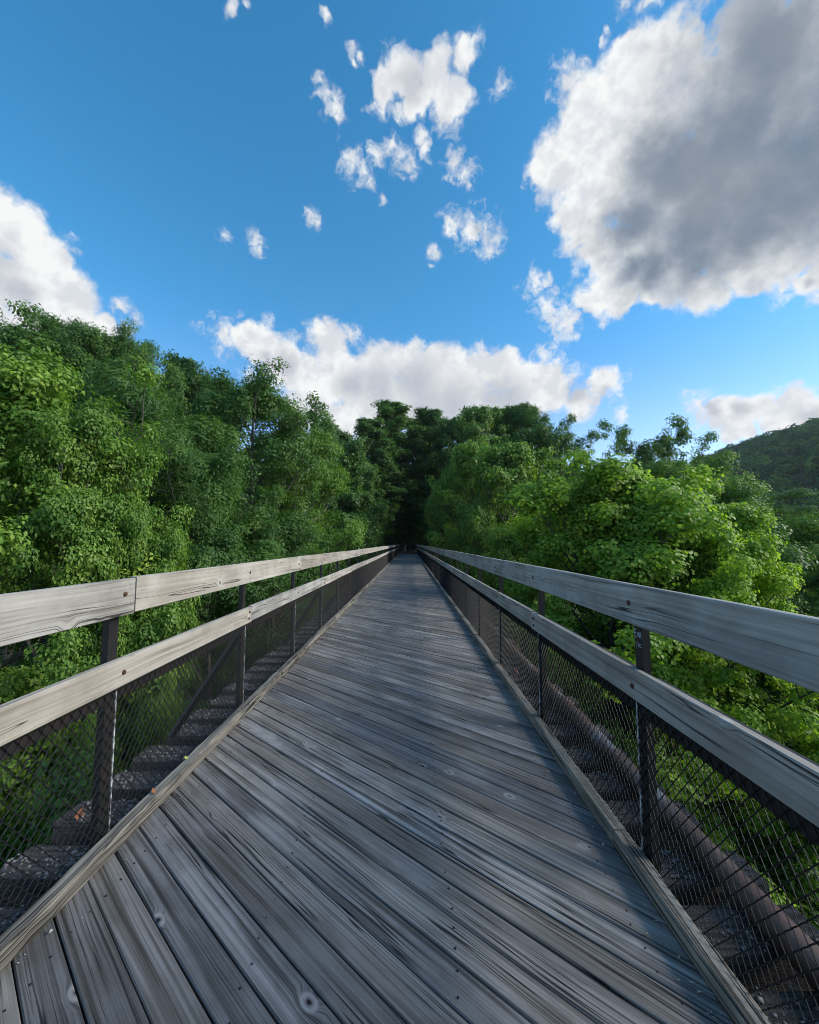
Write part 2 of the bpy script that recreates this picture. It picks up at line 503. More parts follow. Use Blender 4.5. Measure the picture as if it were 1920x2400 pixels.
def mesh_np(name, verts, faces, mat=None, tone=None, smooth=False):
    """faces: (n, k) int array, all with k corners"""
    me = bpy.data.meshes.new(name)
    n, k = faces.shape
    me.vertices.add(len(verts))
    me.vertices.foreach_set('co', np.asarray(verts, np.float32).ravel())
    me.loops.add(n * k)
    me.loops.foreach_set('vertex_index', faces.astype(np.int32).ravel())
    me.polygons.add(n)
    me.polygons.foreach_set('loop_start', np.arange(0, n * k, k, dtype=np.int32))
    me.polygons.foreach_set('loop_total', np.full(n, k, np.int32))
    if smooth:
        me.polygons.foreach_set('use_smooth', np.ones(n, bool))
    if tone is not None:
        a = me.attributes.new('tone', 'FLOAT', 'POINT')
        a.data.foreach_set('value', np.asarray(tone, np.float32))
    if mat:
        me.materials.append(mat)
    me.update(calc_edges=True)
    return me


def prism(profile, y0, y1, segs=1, jitter=0.0, rng=None):
    """profile: list of (x, z) counter-clockwise seen from -y; runs along y"""
    n = len(profile)
    verts, faces = [], []
    for i in range(segs + 1):
        y = y0 + (y1 - y0) * i / segs
        for (x, z) in profile:
            jx = rng.uniform(-jitter, jitter) if rng and jitter else 0
            jz = rng.uniform(-jitter, jitter) if rng and jitter else 0
            verts.append((x + jx, y, z + jz))
    for i in range(segs):
        for k in range(n):
            a, b2 = i * n + k, i * n + (k + 1) % n
            faces.append((a, a + n, b2 + n, b2))
    faces.append(tuple(range(n)))
    faces.append(tuple(reversed(range(segs * n, segs * n + n))))
    return verts, faces


def chamfer_rect(x0, x1, z0, z1, c):
    return [(x0 + c, z0), (x1 - c, z0), (x1, z0 + c), (x1, z1 - c), (x1 - c, z1), (x0 + c, z1), (x0, z1 - c), (x0, z0 + c)]


def tube(pts, radii, sides, verts, faces):
    """adds a tapered tube to verts/faces"""
    base = len(verts)
    up = Vector((0, 0, 1))
    for i, p in enumerate(pts):
        a = pts[max(0, i - 1)]
        b2 = pts[min(len(pts) - 1, i + 1)]
        d = (Vector(b2) - Vector(a)).normalized()
        s = d.cross(up if abs(d.z) < 0.9 else Vector((1, 0, 0))).normalized()
        t = s.cross(d)
        for k in range(sides):
            an = 2 * math.pi * k / sides
            verts.append(Vector(p) + (s * math.cos(an) + t * math.sin(an)) * radii[i])
    for i in range(len(pts) - 1):
        for k in range(sides):
            a = base + i * sides + k
            b2 = base + i * sides + (k + 1) % sides
            faces.append((a, b2, b2 + sides, a + sides))


# ------------------------------------------------------------------ layout of the bridge
DECK_L, DECK_R = -1.610, 1.165
LEFT, RIGHT = -1.590, 1.130           # inner faces of the rails
BRIDGE_END, BRIDGE_START = 66.0, -3.0
TIE_TOP = -0.265
ANG = R(41)


def smooth01(t):
    t = np.clip(t, 0, 1)
    return t * t * (3 - 2 * t)


def ground_z(x, y):
    x = np.asarray(x, float)
    y = np.asarray(y, float)
    valley = -12.0 + 11.66 * smooth01((y - 34) / 30.0)
    left = 9.0 * smooth01((-x - 9) / 34.0) * (1 - 0.5 * smooth01((y - 40) / 40))
    right = -7.0 * smooth01((x - 8) / 50.0)
    z = valley + left + right
    ridge = 132.0 * smooth01((x - 70) / 300.0) * (0.82 + 0.12 * np.sin(x * 0.013 + 0.6) + 0.06 * np.sin(y * 0.021 + 1.0))
    z = z + ridge
    z = z + 0.5 * np.sin(x * 0.23 + 1.3) * np.sin(y * 0.19) * smooth01((np.abs(x + 0.2) - 4) / 8)
    z = z + 46.0 * smooth01((y - 92) / 150.0) * (1 - smooth01((x - 45) / 60.0))
    # level bed for the trail beyond the bridge
    bed = smooth01((5.5 - np.abs(x + 0.22)) / 2.5) * smooth01((y - 64.0) / 3.0) * (1 - smooth01((y - 92.0) / 14.0))
    z = z * (1 - bed) + (-0.06) * bed
    return z


# ------------------------------------------------------------------ ground
def build_ground():
    xs = np.unique(np.concatenate([np.linspace(-900, -60, 22), np.linspace(-60, 60, 81), np.linspace(60, 900, 60)]))
    ys = np.unique(np.concatenate([np.linspace(-300, -20, 10), np.linspace(-20, 140, 107), np.linspace(140, 1400, 40)]))
    X, Y = np.meshgrid(xs, ys)
    Z = ground_z(X, Y)
    V = np.stack([X, Y, Z], -1).reshape(-1, 3)
    nx = len(xs)
    i = np.arange(len(ys) - 1)[:, None] * nx + np.arange(nx - 1)[None, :]
    Fc = np.stack([i, i + 1, i + 1 + nx, i + nx], -1).reshape(-1, 4)
    o = mesh_obj('ground', mesh_np('ground', V, Fc, M['ground'], smooth=True))
    tag(o, 'wooded valley floor falling away below the bridge', kind='structure')
    # trail that carries on into the wood
    vs_, fs_ = [], []
    n = 10
    for k in range(n + 1):
        y = BRIDGE_END + 0.05 + k * 3.0
        for x in (-1.8, -0.22, 1.36):
            vs_.append((x, y, 0.01 if abs(x + 0.22) < 0.1 else -0.03))
    for k in range(n):
        for j in range(2):
            a = k * 3 + j
            fs_.append((a, a + 1, a + 4, a + 3))
    tr = mesh_obj('trail', mesh_from('trail', vs_, fs_, simple('packed_earth', (0.09, 0.075, 0.06), 0.95, 0, (4.0, (0.13, 0.11, 0.09)), 0.3), True))
    tag(tr, 'packed earth trail running on into the dark wood', kind='structure')


build_ground()


# ------------------------------------------------------------------ bridge: planks, curbs, ties
def build_bridge():
    rng = random.Random(5)
    bridge = empty('footbridge', (0, 0, 0))
    tag(bridge, 'weathered wooden footbridge deck of diagonal planks laid over old railway ties', 'bridge')
    pitch = 0.1884                       # along the bridge, seam to seam
    perp = pitch * math.cos(ANG)
    x_l, x_r = DECK_L, DECK_R
    xm = 0.5 * (x_l + x_r)
    ca, sa = math.cos(ANG), math.sin(ANG)
    half_x = 0.5 * (x_r - x_l)

    def plank_mesh(i):
        wdt = perp - (0.005 + 0.006 * rng.random() ** 1.5)
        c = 0.0045
        prof = [(-wdt / 2, -0.038), (wdt / 2, -0.038), (wdt / 2, -c), (wdt / 2 - c, 0.0), (-wdt / 2 + c, 0.0), (-wdt / 2, -c)]
        segs = 6
        cup = rng.uniform(-0.002, 0.002)
        vv, ff = [], []
        n = len(prof)
        for s in range(segs + 1):
            f = s / segs
            wv = rng.uniform(-0.0012, 0.0012)
            wz = rng.uniform(-0.0015, 0.0015)
            for (p, z) in prof:
                # local x along the plank; ends cut parallel to the bridge
                xw = -half_x + 2 * half_x * f
                ul = (xw + p * sa * -1.0) / ca
                vv.append((ul, p + wv, z + wz + (cup * abs(p) / wdt if z > -0.02 else 0)))
        for s in range(segs):
            for k in range(n):
                a, b2 = s * n + k, s * n + (k + 1) % n
                ff.append((a, b2, b2 + n, a + n))
        ff.append(tuple(reversed(range(n))))
        ff.append(tuple(range(segs * n, segs * n + n)))
        return mesh_from('plank', vv, ff, M['deck'])

    protos = [plank_mesh(i) for i in range(14)]
    # seam that meets the left curb foot at y = 2.082
    y_seam_mid = 2.082 - (xm - (-1.53)) * math.tan(ANG)
    k0 = int((-1.3 - y_seam_mid) / pitch)
    k1 = int((BRIDGE_END - 1.25 - y_seam_mid) / pitch)
    spots = []
    for k in range(k0, k1):
        y = y_seam_mid + (k + 0.5) * pitch
        spots.append((xm, y))
    rest_v, rest_f = [], []
    for i, (x, y) in enumerate(spots):
        me = protos[rng.randrange(len(protos))]
        z = rng.uniform(-0.0022, 0.0022)
        if i < 300:
            o = mesh_obj('plank', me, bridge)
            o.location = (x, y, z)
            o.rotation_euler = (rng.uniform(-0.006, 0.006), rng.uniform(-0.0005, 0.0005), -ANG + rng.uniform(-0.0008, 0.0008))
        else:
            mt = Matrix.Translation((x, y, z)) @ Matrix.Rotation(-ANG, 4, 'Z')
            b0 = len(rest_v)
            rest_v += [mt @ v.co for v in me.vertices]
            rest_f += [tuple(b0 + j for j in p.vertices) for p in me.polygons]
    if rest_v:
        # keep the grain along the planks: local frame turned like the planks
        inv = Matrix.Rotation(ANG, 4, 'Z')
        o = mesh_obj('deck_planking', mesh_from('deck_planking', [inv @ v for v in rest_v], rest_f, M['deck']), bridge)
        o.rotation_euler = (0, 0, -ANG)
        o['kind'] = 'stuff'
    # screw heads
    sv, sf = [], []
    for (x, y) in spots[:95]:
        for lx in (-1.40, -0.62, 0.18, 0.95):
            for s in (-1, 1):
                px = lx + rng.uniform(-0.012, 0.012)
                py = y - (px - xm) * math.tan(ANG) + s * 0.047 + rng.uniform(-0.008, 0.008)
                b0 = len(sv)
                r = 0.0042
                for k in range(6):
                    sv.append((px + r * math.cos(k * math.pi / 3), py + r * math.sin(k * math.pi / 3), 0.0032))
                sf.append(tuple(b0 + k for k in range(6)))
                for k in range(6):
                    sv.append((px + r * math.cos(k * math.pi / 3), py + r * math.sin(k * math.pi / 3), -0.006))
                for k in range(6):
                    a, b2 = b0 + k, b0 + (k + 1) % 6
                    sf.append((a, a + 6, b2 + 6, b2))
    o = mesh_obj('screw_heads', mesh_from('screw_heads', sv, sf, M['steel']), bridge)
    o['kind'] = 'stuff'

    # curb timbers along both edges
    def curb(side):
        y = -2.2 + (0.9 if side > 0 else 0.0)
        foot = -1.531 if side < 0 else 1.084
        while y < BRIDGE_END - 0.3:
            ln = min(3.62, BRIDGE_END - 0.05 - y)
            x0, x1 = (foot - 0.082, foot) if side < 0 else (foot, foot + 0.082)
            prof = chamfer_rect(-0.041, 0.041, 0.0, 0.079, 0.011)
            v, f = prism(prof, -ln / 2 + 0.006, ln / 2 - 0.006, 40, 0.0036, rng)
            o = mesh_obj('curb_timber', mesh_from('curb_timber', v, f, M['curb']), bridge)
            o.location = ((x0 + x1) / 2 + rng.uniform(-0.006, 0.006), y + ln / 2, 0.0055)
            o.rotation_euler = (0, rng.uniform(-0.03, 0.03), rng.uniform(-0.0025, 0.0025))
            y += ln
    curb(-1)
    curb(1)
    # stringers under the planks
    for x in (-1.40, -0.62, 0.18, 0.95):
        v, f = prism(chamfer_rect(-0.07, 0.07, TIE_TOP + 0.004, -0.043, 0.004), BRIDGE_START, BRIDGE_END - 0.2)
        o = mesh_obj('stringer', mesh_from('stringer', v, f, M['nailer']), bridge)
        o.location = (x, 0, 0)
    # ties
    ties = []
    tp = []
    for q in range(5):
        segs = 7
        prof = chamfer_rect(-0.132, 0.132, -0.22, 0.0, 0.016)
        v, f = prism(prof, -2.19, 2.19, segs, 0.007, rng)
        v = [(b2, a, c) for (a, b2, c) in v]
        f = [tuple(reversed(p)) for p in f]
        tp.append(mesh_from('tie', v, f, M['tie']))
    y = 2.47 - 13 * 0.42
    while y < BRIDGE_END - 0.4:
        o = mesh_obj('tie', tp[rng.randrange(5)], bridge)
        o.location = (-0.22 + rng.uniform(-0.06, 0.06), y + 0.135 + rng.uniform(-0.02, 0.02), TIE_TOP + rng.uniform(-0.012, 0.0))
        o.rotation_euler = (rng.uniform(-0.02, 0.02), 0, rng.uniform(-0.012, 0.012))
        ties.append(o)
        y += 0.42
    # plate girders carrying the ties, resting on the abutment
    for x in (-1.25, 0.81):
        w, t = 0.17, 0.02
        z1, z0 = TIE_TOP - 0.236, TIE_TOP - 1.9
        prof = [(-w, z0), (w, z0), (w, z0 + t), (t / 2, z0 + t), (t / 2, z1 - t), (w, z1 - t), (w, z1), (-w, z1), (-w, z1 - t), (-t / 2, z1 - t), (-t / 2, z0 + t), (-w, z0 + t)]
        v, f = prism(prof, BRIDGE_START, BRIDGE_END - 0.4)
        o = mesh_obj('girder', mesh_from('girder', v, f, M['steel']), bridge)
        o.location = (x, 0, 0)
    for y in (-2.0, 22.0, 44.0):
        gz = float(ground_z(-0.22, y)) - 0.6
        bm = bmesh.new()
        bmesh.ops.create_cube(bm, size=1.0)
        h = TIE_TOP - 1.904 - gz
        for v in bm.verts:
            top = v.co.z > 0
            v.co.x *= 3.6 if top else 4.6
            v.co.y *= 1.1 if top else 1.7
            v.co.z = gz + (h if top else 0)
        me = bpy.data.meshes.new('pier')
        bm.to_mesh(me)
        bm.free()
        o = mesh_obj('pier', me, bridge, M['concrete'])
        o.location = (-0.22, y, 0)
    return bridge, ties


def build_ballast(ties):
    """stone chips and weathered crumbs lying on the old ties"""
    rng = np.random.default_rng(11)
    oct_v = np.array([(1, 0, 0), (0, 1, 0), (-1, 0, 0), (0, -1, 0), (0, 0, 1), (0, 0, -0.6)], float)
    oct_f = np.array([(0, 1, 4), (1, 2, 4), (2, 3, 4), (3, 0, 4), (1, 0, 5), (2, 1, 5), (3, 2, 5), (0, 3, 5)])
    V, Fc = [], []
    n = 0
    for o in ties:
        y = o.location.y
        if y < 0.5 or y > 16:
            continue
        cnt = int(260 if y < 7 else 120)
        for side in (0, 1):
            m = cnt if side == 0 else cnt // 2
            xx = rng.uniform(-2.40, -1.66, m) if side == 0 else rng.uniform(1.22, 1.94, m)
            yy = y + rng.uniform(-0.125, 0.125, m)
            gate = (np.sin(xx * 9 + y * 5) + np.sin(yy * 23 + y * 7)) * 0.25 + 0.62
            keep = rng.random(m) < gate
            for a, b2 in zip(xx[keep], yy[keep]):
                s = rng.uniform(0.006, 0.017)
                sc = np.array([s * rng.uniform(0.8, 1.5), s * rng.uniform(0.8, 1.4), s * rng.uniform(0.5, 0.9)])
                an = rng.uniform(0, 6.28)
                c, sn = math.cos(an), math.sin(an)
                v = oct_v * sc * rng.uniform(0.75, 1.2, (6, 1))
                v = np.stack([v[:, 0] * c - v[:, 1] * sn, v[:, 0] * sn + v[:, 1] * c, v[:, 2]], 1)
                V.append(v + np.array([a, b2, o.location.z + s * 0.25]))
                Fc.append(oct_f + n)
                n += 6
    o = mesh_obj('ballast_chips', mesh_np('ballast_chips', np.concatenate(V), np.concatenate(Fc), M['stone']))
    tag(o, 'grey stone chips strewn over the old ties beside the fence', 'gravel', kind='stuff')


# ------------------------------------------------------------------ railings
def chain_link_panel(width, z0, z1, name):
    """one bay of chain link: bent wires hooked into each other, local y along the bridge"""
    dx, dz = 0.027, 0.034
    nw = int(width / dx)
    dx = width / nw
    nz = int((z1 - z0) / dz)
    dz = (z1 - z0) / nz
    r = 0.0026
    V, Fc = [], []
    n = 0
    for i in range(nw):
        ys, xs, zs = [], [], []
        for k in range(nz + 1):
            side = (k + i) % 2
            ys.append(dx * (i + (1.06 if side else -0.06)))
            xs.append(0.0028 if side else -0.0028)
            zs.append(z0 + k * dz)
        P = np.stack([xs, ys, zs], 1)
        # rounded bends: two rings at every bend
        for k in range(nz):
            a, b2 = P[k], P[k + 1]
            d = b2 - a
            d = d / np.linalg.norm(d)
            s = np.cross(d, (1, 0, 0))
            s /= np.linalg.norm(s)
            t = np.cross(d, s)
            ring = [s * math.cos(q) * r + t * math.sin(q) * r for q in (0, 2.094, 4.189)]
            V += [a + c for c in ring] + [b2 + c for c in ring]
            for q in range(3):
                Fc.append((n + q, n + (q + 1) % 3, n + 3 + (q + 1) % 3, n + 3 + q))
            n += 6
    return mesh_np(name, np.array(V), np.array(Fc), M['wire'])


def build_railing(side, label):
    rng = random.Random(21 + side)
    root = empty('railing', (LEFT if side < 0 else RIGHT, 0, 0))
    tag(root, label, 'railing', 'railings along the bridge')
    sgn = side                          # +1: outside is +x
    step, first = (1.803, 2.275) if side < 0 else (1.63, 2.11)
    posts = []
    y = first - 2 * step
    while y < BRIDGE_END - 1.2:
        posts.append(y)
        y += step
    IN = 0.052 * sgn                    # web of the channel, outside the rail and the mesh
    ztop, zbot = (1.40, -0.55)
    # channel post
    d, w, t = 0.072, 0.038, 0.007
    a = IN
    prof = [(0, 0), (w, 0), (w, t), (t, t), (t, d - t), (w, d - t), (w, d), (0, d)]      # (outwards, along y)
    pv, pf = [], []
    for z in (zbot, ztop):
        for (o_, q) in prof:
            pv.append((a + sgn * o_, q, z))
    n = len(prof)
    for k in range(n):
        k2 = (k + 1) % n
        pf.append((k, k2, k2 + n, k + n))
    pf.append(tuple(range(n)))
    pf.append(tuple(range(n, 2 * n)))
    post_me = mesh_from('post', pv, pf, M['steel'])
    mm = bmesh.new()
    mm.from_mesh(post_me)
    bmesh.ops.recalc_face_normals(mm, faces=mm.faces)
    mm.to_mesh(post_me)
    mm.free()
    post_objs = []
    for k, y in enumerate(posts):
        o = mesh_obj('post', post_me, root)
        o.location = (0, y, 0)
        o.rotation_euler = (rng.uniform(-0.006, 0.006), rng.uniform(-0.005, 0.005), 0)
        post_objs.append(o)
    # bolt head
    bv, bf = [], []
    rings = [(0.0135, 0.0), (0.013, 0.005), (0.009, 0.009), (0.0, 0.0105)]
    for (r, h) in rings[:3]:
        for k in range(10):
            an = 2 * math.pi * k / 10
            bv.append((-sgn * h, r * math.cos(an), r * math.sin(an)))
    bv.append((-sgn * 0.0105, 0, 0))
    for j in range(2):
        for k in range(10):
            bf.append((j * 10 + k, j * 10 + (k + 1) % 10, j * 10 + 10 + (k + 1) % 10, j * 10 + 10 + k))
    for k in range(10):
        bf.append((20 + k, 20 + (k + 1) % 10, 30))
    bolt_me = mesh_from('bolt', bv, bf, M['rust'], True)

    # wooden rails, two bays long
    def rails(name, z_top, height, odd, shift):
        cuts = [posts[0] - step * 0.5]
        cuts += [p + shift + rng.uniform(-0.03, 0.03) for k, p in enumerate(posts) if k % 2 == odd and k > 0 and not (k == 2 and side > 0 and odd == 0)]
        cuts.append(min(posts[-1] + step * 0.6, BRIDGE_END - 0.2))
        for y0, y1 in zip(cuts[:-1], cuts[1:]):
            ln = y1 - y0
            if ln < 0.2:
                continue
            th = 0.040
            x0, x1 = (0.0, th) if sgn > 0 else (-th, 0.0)
            v, f = prism(chamfer_rect(x0, x1, -height / 2, height / 2, 0.004), -ln / 2 + 0.004, ln / 2 - 0.004, 8, 0.0012, rng)
            o = mesh_obj(name, mesh_from(name, v, f, M['rail']), root)
            dz = rng.uniform(-0.006, 0.006)
            o.location = (sgn * rng.uniform(0, 0.002), y0 + ln / 2, z_top - height / 2 + dz)
            o.rotation_euler = (rng.uniform(-0.0015, 0.0015), 0, 0)
            for p in posts:
                yc = p + 0.045
                if y0 < yc < y1:
                    near_cut = min(abs(yc - y0), abs(yc - y1)) < 0.3
                    for bz in ((-0.03, 0.03) if near_cut and 'lower' in name else (rng.uniform(-0.02, 0.03),)):
                        bo = mesh_obj('bolt', bolt_me, o)
                        bo.location = (-o.location.x * 0 - sgn * 0.0005, yc - o.location.y + rng.uniform(-0.02, 0.02), bz)
    zt = 1.423 if side < 0 else 1.413
    rails('top_rail', zt, 0.202, 0, 0.155 if side < 0 else -0.34)
    rails('lower_rail', 0.985, 0.150, 1, 0.15)
    # steel angle behind the lower rail and chain link between the posts
    bay = step
    panel = chain_link_panel(bay, -0.14, 0.88, 'mesh_panel')
    ang_prof = [(IN, 0.745), (IN + sgn * 0.006, 0.745), (IN + sgn * 0.006, 0.94), (IN + sgn * 0.07, 0.94), (IN + sgn * 0.07, 0.946), (IN, 0.946)]
    v, f = prism(ang_prof, d + 0.002, bay - 0.002)
    ang_me = mesh_from('steel_angle', v, f, M['steel'])
    bar_me = None
    v, f = prism(chamfer_rect(IN - sgn * 0.004 - 0.003, IN - sgn * 0.004 + 0.003, -0.1, 0.80, 0.001), d + 0.004, d + 0.013)
    bar_me = mesh_from('tension_bar', v, f, M['chipped'])
    for k, y in enumerate(posts[:-1]):
        o = mesh_obj('mesh_panel', panel, root)
        o.location = (sgn * 0.0455, y + 0.03, 0)
        o = mesh_obj('steel_angle', ang_me, root)
        o.location = (0, y, 0)
    for k, y in enumerate(posts):
        o = mesh_obj('tension_bar', bar_me, root)
        o.location = (0, y, 0)
    return root, posts, post_objs, IN


bridge, ties = build_bridge()
build_ballast(ties)
rail_l, posts_l, post_objs_l, in_l = build_railing(-1, 'pale tan grey timber railing with black mesh, on the side without the pipe')
rail_r, posts_r, post_objs_r, in_r = build_railing(1, 'blue grey timber railing with black mesh, alongside the rusty pipe')


def strut(parent, p0, p1, w, mat, name):
    v, f = [], []
    tube([Vector(p0), Vector(p1)], [w, w], 4, v, f)
    f += [(3, 2, 1, 0), (4, 5, 6, 7)]
    o = mesh_obj(name, mesh_from(name, v, f, mat), parent)
    return o


# outrigger braces: from the posts down to the tie ends on both sides
for root, posts, sgn, out in ((rail_l, posts_l, -1, -0.72), (rail_r, posts_r, 1, 0.74)):
    for k, y in enumerate(posts):
        if k % 2 == 1 and y < 40 and sgn < 0:
            strut(root, (sgn * 0.08, y + 0.05, 0.74), (out, y + 0.05, TIE_TOP + 0.02), 0.034, M['steel'], 'brace')


def build_pipe():
    v, f = [], []
    r, n, L = 0.072, 28, BRIDGE_END - BRIDGE_START - 1.0
    rng = random.Random(3)
    ys = [BRIDGE_START + 0.5 + L * k / 40 for k in range(41)]
    pts = [Vector((0.0, y, 0.0)) for y in ys]
    tube(pts, [r] * len(pts), n, v, f)
    f.append(tuple(range(n)))
    f.append(tuple(reversed(range(40 * n, 41 * n))))
    root = empty('steel_pipe', (1.74, 0, TIE_TOP + r + 0.002))
    tag(root, 'long rusty steel pipe lying on the tie ends outside the railing', 'pipe')
    mesh_obj('pipe_body', mesh_from('pipe_body', v, f, M['pipe'], True), root)
    for y in (4.7, 10.8, 16.9, 23.0):
        cv, cf = [], []
        for k, (q, rr) in enumerate(((-0.07, r + 0.002), (-0.068, r + 0.014), (0.068, r + 0.014), (0.07, r + 0.002))):
            for j in range(n):
                an = 2 * math.pi * j / n
                cv.append((rr * math.cos(an), q, rr * math.sin(an)))
        for k in range(3):
            for j in range(n):
                a, b2 = k * n + j, k * n + (j + 1) % n
                cf.append((a, a + n, b2 + n, b2))
        o = mesh_obj('coupling', mesh_from('coupling', cv, cf, M['pipe'], True), root)
        o.location = (0, y, 0)


build_pipe()


# writing on the first post of the right railing: EVA with a faint scrawl under it
def graffiti(parent):
    strokes = [
        # E
        [(0.0, 1.0), (0.0, 0.0)], [(0.0, 1.0), (0.5, 0.98)], [(0.0, 0.52), (0.4, 0.52)], [(0.0, 0.0), (0.5, 0.03)],
        # V
        [(0.75, 0.72), (0.98, 0.1)], [(0.98, 0.1), (1.2, 0.72)],
        # A
        [(1.35, 0.0), (1.68, 0.85)], [(1.68, 0.85), (1.98, 0.0)], [(1.48, 0.32), (1.86, 0.32)],
    ]
    faint = [[(0.1, -0.55), (0.4, -0.85)], [(0.7, -0.55), (0.35, -1.25)], [(0.95, -0.7), (1.05, -1.2)],
             [(1.3, -0.75), (1.7, -0.75)], [(1.7, -0.75), (1.85, -1.1)], [(1.85, -1.1), (1.4, -1.2)], [(1.4, -1.2), (1.3, -0.75)]]
    v, f = [], []

    def add(list_, w):
        for (a, b2) in list_:
            p, q = Vector((a[0], a[1])), Vector((b2[0], b2[1]))
            dd = (q - p).normalized()
            nn = Vector((-dd.y, dd.x)) * w
            b0 = len(v)
            for c in (p - nn, p + nn, q + nn, q - nn):
                # web faces -x: reading direction runs towards -y
                v.append((in_r - 0.0012, 0.066 - c.x * 0.030, 1.135 + c.y * 0.040))
            f.append((b0, b0 + 1, b0 + 2, b0 + 3))
    add(strokes, 0.085)
    add(faint, 0.05)
    o = mesh_obj('graffiti', mesh_from('graffiti', v, f, M['chalk']), parent)
    o['label'] = 'pale hand painted name EVA with a faint scrawl'


graffiti(post_objs_r[2])


def gusset(parent, y, s=1.0):
    v, f = prism(chamfer_rect(0.02, 0.028, -0.24, -0.02, 0.002), 0.10, 0.10 + 0.07 * s)
    o = mesh_obj('gusset_plate', mesh_from('gusset_plate', v, f, M['galv']), parent)
    o.location = (in_r, y, 0)


gusset(rail_r, posts_r[2], 1.0)
gusset(rail_r, posts_r[5], 1.0)


# fallen leaves
def fallen_leaf(loc, size, mat, label, rot, curl=0.35):
    out = [(0, -0.55), (0.18, -0.3), (0.5, -0.28), (0.36, 0.0), (0.6, 0.25), (0.24, 0.3), (0.12, 0.62), (0, 0.75), (-0.12, 0.6), (-0.26, 0.3), (-0.58, 0.3), (-0.34, 0.02), (-0.52, -0.25), (-0.2, -0.3)]
    v = [(0, 0, 0)] + [(x * size, y * size, (abs(x) * curl + y * y * curl * 0.8) * size) for x, y in out]
    n = len(out)
    f = [(0, 1 + k, 1 + (k + 1) % n) for k in range(n)]
    o = mesh_obj('fallen_leaf', mesh_from('fallen_leaf', v, f, mat))
    sm = o.modifiers.new('thickness', 'SOLIDIFY')
    sm.thickness = 0.0008
    o.location = loc
    o.rotation_euler = rot
    tag(o, label, 'leaf')


fallen_leaf((-2.26, 2.95, TIE_TOP + 0.03), 0.055, M['litter_brown'], 'orange brown dead leaf standing on an old tie end past the fence', (1.0, 0.3, 0.4))
fallen_leaf((-1.575, 2.64, 0.098), 0.030, M['litter_brown'], 'small orange dead leaf caught on the curb timber', (0.8, 0.2, 1.2))
fallen_leaf((-1.585, 3.03, 0.098), 0.030, M['litter_green'], 'small yellow green leaf lying on the curb timber', (0.5, -0.4, 2.2))
fallen_leaf((1.52, 6.0, TIE_TOP + 0.055), 0.085, M['litter_brown'], 'large rusty dead leaf on the ties between mesh and pipe', (0.5, 0.4, 0.7))
fallen_leaf((1.33, 4.55, TIE_TOP + 0.04), 0.06, M['litter_brown'], 'dull brown dead leaf on the ties just outside the mesh', (0.4, -0.3, 2.0))


def crumbs():
    rng = np.random.default_rng(4)
    V, Fc = [], []
    n = 0
    for i in range(150):
        y = 1.2 + 9 * rng.random() ** 1.6
        if i % 2:
            x = 1.075 - abs(rng.normal(0, 0.05))
        else:
            x = -1.52 + abs(rng.normal(0, 0.05))
        s = rng.uniform(0.002, 0.006)
        v = rng.normal(0, 1, (4, 3)) * s * np.array([1.6, 1.0, 0.6])
        V.append(v + np.array([x, y, 0.005 + s]))
        Fc.append(np.array([(0, 1, 2), (0, 2, 3), (0, 3, 1), (1, 3, 2)]) + n)
        n += 4
    o = mesh_obj('debris_crumbs', mesh_np('debris_crumbs', np.concatenate(V), np.concatenate(Fc), M['chip']))
    tag(o, 'pale crumbs and splinters along the foot of the curbs', 'debris', kind='stuff')


crumbs()


# ------------------------------------------------------------------ trees
def leaf_arrays(pos, nrm, size, rng, kind, tone):
    n = len(pos)
    rv = rng.normal(0, 1, (n, 3))
    tx = np.cross(nrm, rv)
    tx /= np.linalg.norm(tx, axis=1, keepdims=True) + 1e-9
    ty = np.cross(nrm, tx)
    if kind == 'lobed':
        pts = np.array([(0, 0, 0), (0.46, 0.05, 0.12), (0, 0.84, 0), (0.54, 0.55, 0.12), (0.22, 0.98, 0.02),
                        (-0.22, 0.98, 0.02), (-0.54, 0.55, 0.12), (-0.46, 0.05, 0.12)])
        tri = np.array([(0, 1, 3), (0, 3, 4), (0, 4, 2), (0, 2, 5), (0, 5, 6), (0, 6, 7)])
        k = len(pts)
        P = pos[:, None, :] + size[:, None, None] * (pts[None, :, 0:1] * tx[:, None, :] + (pts[None, :, 1:2] - 0.4) * ty[:, None, :] + pts[None, :, 2:3] * nrm[:, None, :])
        Fc = (np.arange(n) * k)[:, None, None] + tri[None]
        return P.reshape(-1, 3), Fc.reshape(-1, 3), np.repeat(tone, k)
    pts = np.array([(0, -0.5, 0), (0.33, 0.0, 0.10), (0, 0.62, 0), (-0.33, 0.0, 0.10)])
    if kind == 'narrow':
        pts = np.array([(0, -0.75, 0), (0.2, 0.0, 0.06), (0, 0.85, -0.12), (-0.2, 0.0, 0.06)])
    P = pos[:, None, :] + size[:, None, None] * (pts[None, :, 0:1] * tx[:, None, :] + pts[None, :, 1:2] * ty[:, None, :] + pts[None, :, 2:3] * nrm[:, None, :])
    b0 = (np.arange(n) * 4)[:, None, None]
    Fc = b0 + np.array([(0, 1, 2), (0, 2, 3)])[None]
    return P.reshape(-1, 3), Fc.reshape(-1, 3), np.repeat(tone, 4)


